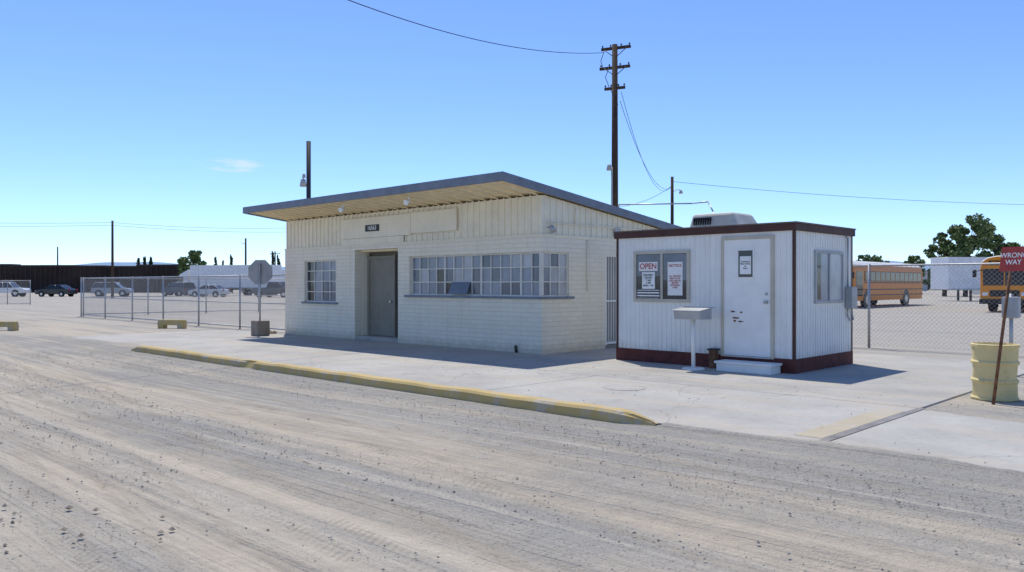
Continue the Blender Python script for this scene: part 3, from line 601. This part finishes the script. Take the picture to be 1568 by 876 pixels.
def bus(r_,Y0,X0,L=12.5,flip=False):
    E=empty('school_bus',(X0,Y0,0),math.radians(-90 if not flip else 90))
    cs=[(-1.18,.45),(-1.22,.8),(-1.22,2.45),(-1.14,2.78),(-.85,2.98),(-.4,3.07),(.4,3.07),(.85,2.98),(1.14,2.78),(1.22,2.45),(1.22,.8),(1.18,.45)]; n=len(cs)
    V=[];F=[]
    for x,sc in((0,.94),(-.25,1),(-L+.25,1),(-L,.95)):
        for y,z in cs: V.append((x,y*sc,.45+(z-.45)*(.98 if sc<1 else 1)))
    for k in range(3):
        for i in range(n):
            j=(i+1)%n; F.append((k*n+i,(k+1)*n+i,(k+1)*n+j,k*n+j))
    F.append(tuple(range(n))); F.append(tuple(range(3*n,4*n))[::-1])
    o=mk('body',V,F,[BUSY,BUSR],E)
    for p in o.data.polygons:
        zc=sum(o.data.vertices[v].co.z for v in p.vertices)/len(p.vertices)
        if zc>2.7: p.material_index=1
    for s in(-1,1):
        y0=s*1.22; ya,yb=sorted((y0,y0+s*.012)); yc,yd=sorted((y0,y0+s*.02)); ye,yf=sorted((y0,y0+s*.03))
        boxes('window_band',[(-L+.5,-1.9,ya,yb,1.72,2.38)],BLACK,E)
        nW=12; w=(L-2.5)/nW
        boxes('side_windows',[(-L+.56+i*w,-L+.5+(i+1)*w-.06,yc,yd,1.76,2.34) for i in range(nW)],CARG,E)
        boxes('window_posts',[(-L+.50+i*w,-L+.54+i*w,ye,yf,1.74,2.36) for i in range(nW+1)],BUSY,E)
        boxes('rub_rails',[(-L+.1,-1.9,yc,yd,1.60,1.66),(-L+.1,-.3,yc,yd,1.15,1.21),(-L+.1,-.3,yc,yd,.78,.84)],BLACK,E)
        boxes('entry_door_glass',[(-1.6,-.5,yc,yd,.75,2.35)],CARG,E)
        for x in(-2.4,-L+3.7):
            tubes('arch',[((x,s*1.2,.55),(x,s*1.226,.55),.62,.62)],BLACK,E,20); wheel(E,x,s*1.08,.5,.28)
        tubes('mirror',[((0,s*1.0,2.3),(.35,s*1.35,2.2),.02,.02),((.35,s*1.35,2.3),(.35,s*1.35,1.9),.1,.1)],BLACK,E,8)
    boxes('windshield',[(0.0,.015,-1.02,-.03,1.45,2.35),(0.0,.015,.03,1.02,1.45,2.35)],CARG,E); boxes('front_sign',[(0,.02,-.75,.75,2.55,2.8)],BLACK,E)
    text('front_sign_text','SCHOOL BUS',.2,(.024,0,2.675),(math.pi/2,0,math.pi/2),BUSY,E)
    boxes('grille',[(0,.015,-.7,.7,.85,1.2)],BLACK,E); boxes('bumper',[(0,.12,-1.18,1.18,.45,.72)],BLACK,E)
    boxes('headlights',[(0,.03,-1.05,-.78,.9,1.08),(0,.03,.78,1.05,.9,1.08)],SIGNW,E); boxes('warning_lamps',[(0,.03,-1.0,-.82,2.55,2.72),(0,.03,.82,1.0,2.55,2.72)],RED,E)
    return E
bus(0,51.5,-21.2,13.5); bus(0,49.3,-11.1,12.5)
def trailer(par,L,z0=1.05,z1=4.0,W=2.5):
    boxes('box',[(-L,0,-W/2,W/2,z0,z1)],TRAILW,par,bev=.03)
    boxes('side_ribs',[(-L+i*.6,-L+i*.6+.03,-W/2-.012,-W/2,z0+.05,z1-.05) for i in range(1,int(L/.6))],TRAILW,par)
    boxes('rails',[(-L,0,-W/2-.02,-W/2,z0-.05,z0+.08),(-L,0,-W/2-.02,-W/2,z1-.08,z1+.01),(-L,0,W/2,W/2+.02,z0-.05,z0+.08)],GALV,par)
    for x in(-L+1,-L+2.2):
        for s in(-1,1): wheel(par,x,s*1.0,.5,.45)
    boxes('landing_gear',[(-2.6,-2.45,-.9,-.75,0.02,z0),(-2.6,-2.45,.75,.9,.02,z0)],DSTEEL,par)
T=empty('semi_truck',(*SP(rp(300,112),112),0),math.radians(44.2+180-18)); trailer(T,13,1.05,4.15)
mk('cab',[(.4,-1.2,.6),(2.3,-1.2,.6),(2.3,1.2,.6),(.4,1.2,.6),(.4,-1.15,3.6),(1.9,-1.1,2.9),(1.9,1.1,2.9),(.4,1.15,3.6)],BF,TRAILW,T,bev=.08)
mk('hood',[(2.3,-.9,.6),(4.3,-.8,.6),(4.3,.8,.6),(2.3,.9,.6),(2.3,-.8,1.95),(4.2,-.65,1.55),(4.2,.65,1.55),(2.3,.8,1.95)],BF,TRAILW,T,bev=.08)
boxes('cab_windows',[(1.2,1.9,-1.225,-1.2,1.9,2.6),(1.2,1.9,1.2,1.225,1.9,2.6)],CARG,T); mk('windscreen',[(2.28,-1.,1.98),(2.28,1.,1.98),(1.98,1.,2.75),(1.98,-1.,2.75)],[(0,1,2,3)],CARG,T)
for x in(3.5,.9):
    for s in(-1,1): wheel(T,x,s*1.0,.5,.35)
T2=empty('semi_trailer',(*SP(rp(1438,74),74),0),math.radians(44.2+180+8)); trailer(T2,12)
T3=empty('semi_trailer',(*SP(rp(330,135),135),0),math.radians(44.2+180)); trailer(T3,12)
# ---------------------------------------------------------------- background wall
FW=empty('dark_freight_wall'); lst=[]; 
x=-100
FWm=M('dark_brown_boards',(.035,.024,.02),.85,var=.5,vs=.25,bump=0); FWm2=M('dark_brown_rail',(.07,.055,.048),.8,var=.3,vs=.3,bump=0)
def bb(V,F,x0,x1,y0,y1,z0,z1):
    k=len(V)
    for v in bv(x0,x1,y0,y1,z0,z1): q=SP(v[0],v[1]); V.append((*q,v[2]))
    F+= [tuple(i+k for i in f) for f in BF]
V=[];F=[];V2=[];F2=[]
while x<-61:
    w=random.choice((5.5,6,6.5)); h=zpx(405,150)+random.uniform(-.35,.1)
    x1=min(x+w,-61.)
    bb(V,F,x,x1-.08,150,153,0,h)
    for i in range(int((x1-x)/.9)): bb(V2,F2,x+i*.9,x+i*.9+.08,149.9,150,.2,h-.1)
    bb(V2,F2,x,x1-.08,149.85,150,h-.25,h); x+=w
mk('panels',V,F,FWm,FW); mk('ribs',V2,F2,FWm2,FW)
# ---------------------------------------------------------------- trees
BARK=M('bark',(.10,.075,.055),.9)
LF1=leaf_mat('leaf_green',(.07,.11,.035),(.16,.21,.075)); LF2=leaf_mat('leaf_light',(.08,.13,.035),(.17,.22,.08)); LF3=leaf_mat('leaf_cypress',(.025,.045,.02),(.06,.085,.04))
def tree(name,loc,h,w,mat,nleaf=2600,ls=.28,tr=.25,cb=.25,columnar=False):
    E=empty(name,(*loc,0)); seg=[((0,0,0),(.1,0,h*.35),tr,tr*.75),((.1,0,h*.35),(0,.1,h*.7),tr*.75,tr*.3)]
    cl=[]
    if columnar:
        for i in range(26):
            z=h*(.08+.9*i/26); rr=w/2*(1-(i/26)**1.6)*random.uniform(.7,1); cl.append((random.uniform(-.15,.15),random.uniform(-.15,.15),z,rr*.9,h*.07))
    else:
        for i in range(34):
            a=random.uniform(0,6.28); rr=random.random()**.6*w*.44; z=h*random.uniform(cb+.12,.90); 
            lim=math.sqrt(max(.05,1-((z/h-(cb+.9)/2)/(.55))**2)); x_,y_=rr*math.cos(a)*lim,rr*math.sin(a)*lim
            s=random.uniform(.06,.14)*w; cl.append((x_,y_,z,s,s*.7))
            seg.append(((.05,0,h*random.uniform(.25,.5)),(x_*.85,y_*.85,z),tr*.3,tr*.08))
    tubes('trunk_and_limbs',seg,BARK,E,7)
    V=[];F=[]
    for i in range(nleaf):
        c=random.choice(cl); v=Vector((random.gauss(0,1),random.gauss(0,1),random.gauss(0,1))).normalized()*random.uniform(.55,1.15)
        p=Vector((c[0]+v.x*c[3],c[1]+v.y*c[3],c[2]+v.z*c[4])); u=Vector((random.gauss(0,1),random.gauss(0,1),random.gauss(0,1))).normalized(); t=u.orthogonal().normalized(); s=ls*random.uniform(.5,1.2); k=len(V)
        V+=[p-u*s*.5-t*s*.4,p+u*s*.5-t*s*.3,p+u*s*.4+t*s*.4,p-u*s*.5+t*s*.35]; F.append((k,k+1,k+2,k+3))
    mk('foliage',V,F,mat,E)
tree('broadleaf_tree',SP(rp(1478,100),100),10.6,7.6,LF1,6500,.32,.3,.12)
tree('broadleaf_tree',SP(rp(1528,104),104),10.2,6.6,LF1,5500,.32,.3,.12)
tree('broadleaf_tree',SP(rp(1446,103),103),9.2,4.6,LF1,3000,.30,.3,.12)
tree('broadleaf_tree',SP(rp(1402,130),130),6.6,5,LF2,2500,.36,.25,.1)
tree('broadleaf_tree',SP(rp(1328,150),150),7.4,6,LF1,2500,.4,.25,.1)
tree('broadleaf_tree',SP(rp(1352,150),150),6.4,4,LF1,1500,.4,.25,.1)
tree('broadleaf_tree',SP(rp(295,140),140),7.8,6.4,LF2,4500,.34,.25,.12)
for x,h,w in((212,6.8,2.2),(221,7.0,1.8),(231,6.9,2.0),(330,6.9,1.2),(340,6.2,1.1),(354,7.2,1.4),(418,8,1.4),(426,7.2,1.6)): tree('cypress_tree',SP(rp(x,158),158),h*1.0,w,LF3,900,.3,.15,columnar=True)
V=[];F=[]
def strip(x0,x1,d,ymin,ymax,n,ls):
    for i in range(n):
        x=random.uniform(x0,x1); top=zpx(ymin+(ymax-ymin)*(.5+.5*noise.noise((x*.03,d,0))*2),d)
        z=random.uniform(0,1)**.7*max(.5,top); p=Vector((*SP(rp(x,d)+random.uniform(-1,1),d+random.uniform(-3,3)),z)); u=Vector((random.gauss(0,1),random.gauss(0,1),random.gauss(0,1))).normalized(); t=u.orthogonal().normalized(); s=ls*random.uniform(.5,1.2);k=len(V)
        V.extend([p-u*s-t*s*.6,p+u*s-t*s*.6,p+u*s*.8+t*s*.6,p-u*s+t*s*.6]); F.append((k,k+1,k+2,k+3))
strip(-200,460,230,424,415,6000,.8); strip(1200,1800,220,424,412,6000,.8)
mk('distant_trees',V,F,leaf_mat('leaf_far',(.06,.075,.05),(.12,.14,.09)))
WH=empty('warehouse'); 
for xa,xb,d,yt in((1560,1800,110,400),(1350,1420,190,418)):
    V=[];F=[]; bb(V,F,rp(xa,d),rp(xb,d),d,d+12,0,zpx(yt,d)); mk('hall',V,F,M('warehouse_wall',(.5,.5,.48),.7),WH)
    V=[];F=[]; bb(V,F,rp(xa,d)-.3,rp(xb,d)+.3,d-.3,d+12.3,zpx(yt,d)+.002,zpx(yt,d)+.3); mk('roof_edge',V,F,GALVP,WH)
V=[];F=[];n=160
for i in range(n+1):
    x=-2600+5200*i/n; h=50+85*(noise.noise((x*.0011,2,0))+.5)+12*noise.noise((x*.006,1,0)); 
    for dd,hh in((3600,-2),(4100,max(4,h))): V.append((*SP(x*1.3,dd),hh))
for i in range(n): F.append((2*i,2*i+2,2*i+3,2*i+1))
mk('hills',V,F,M('hazy_hill',(.27,.38,.52),1,var=.06,vs=.002,bump=0,spec=0),smooth=True)  # pale blue distance haze is put into the hill colour
print('done')
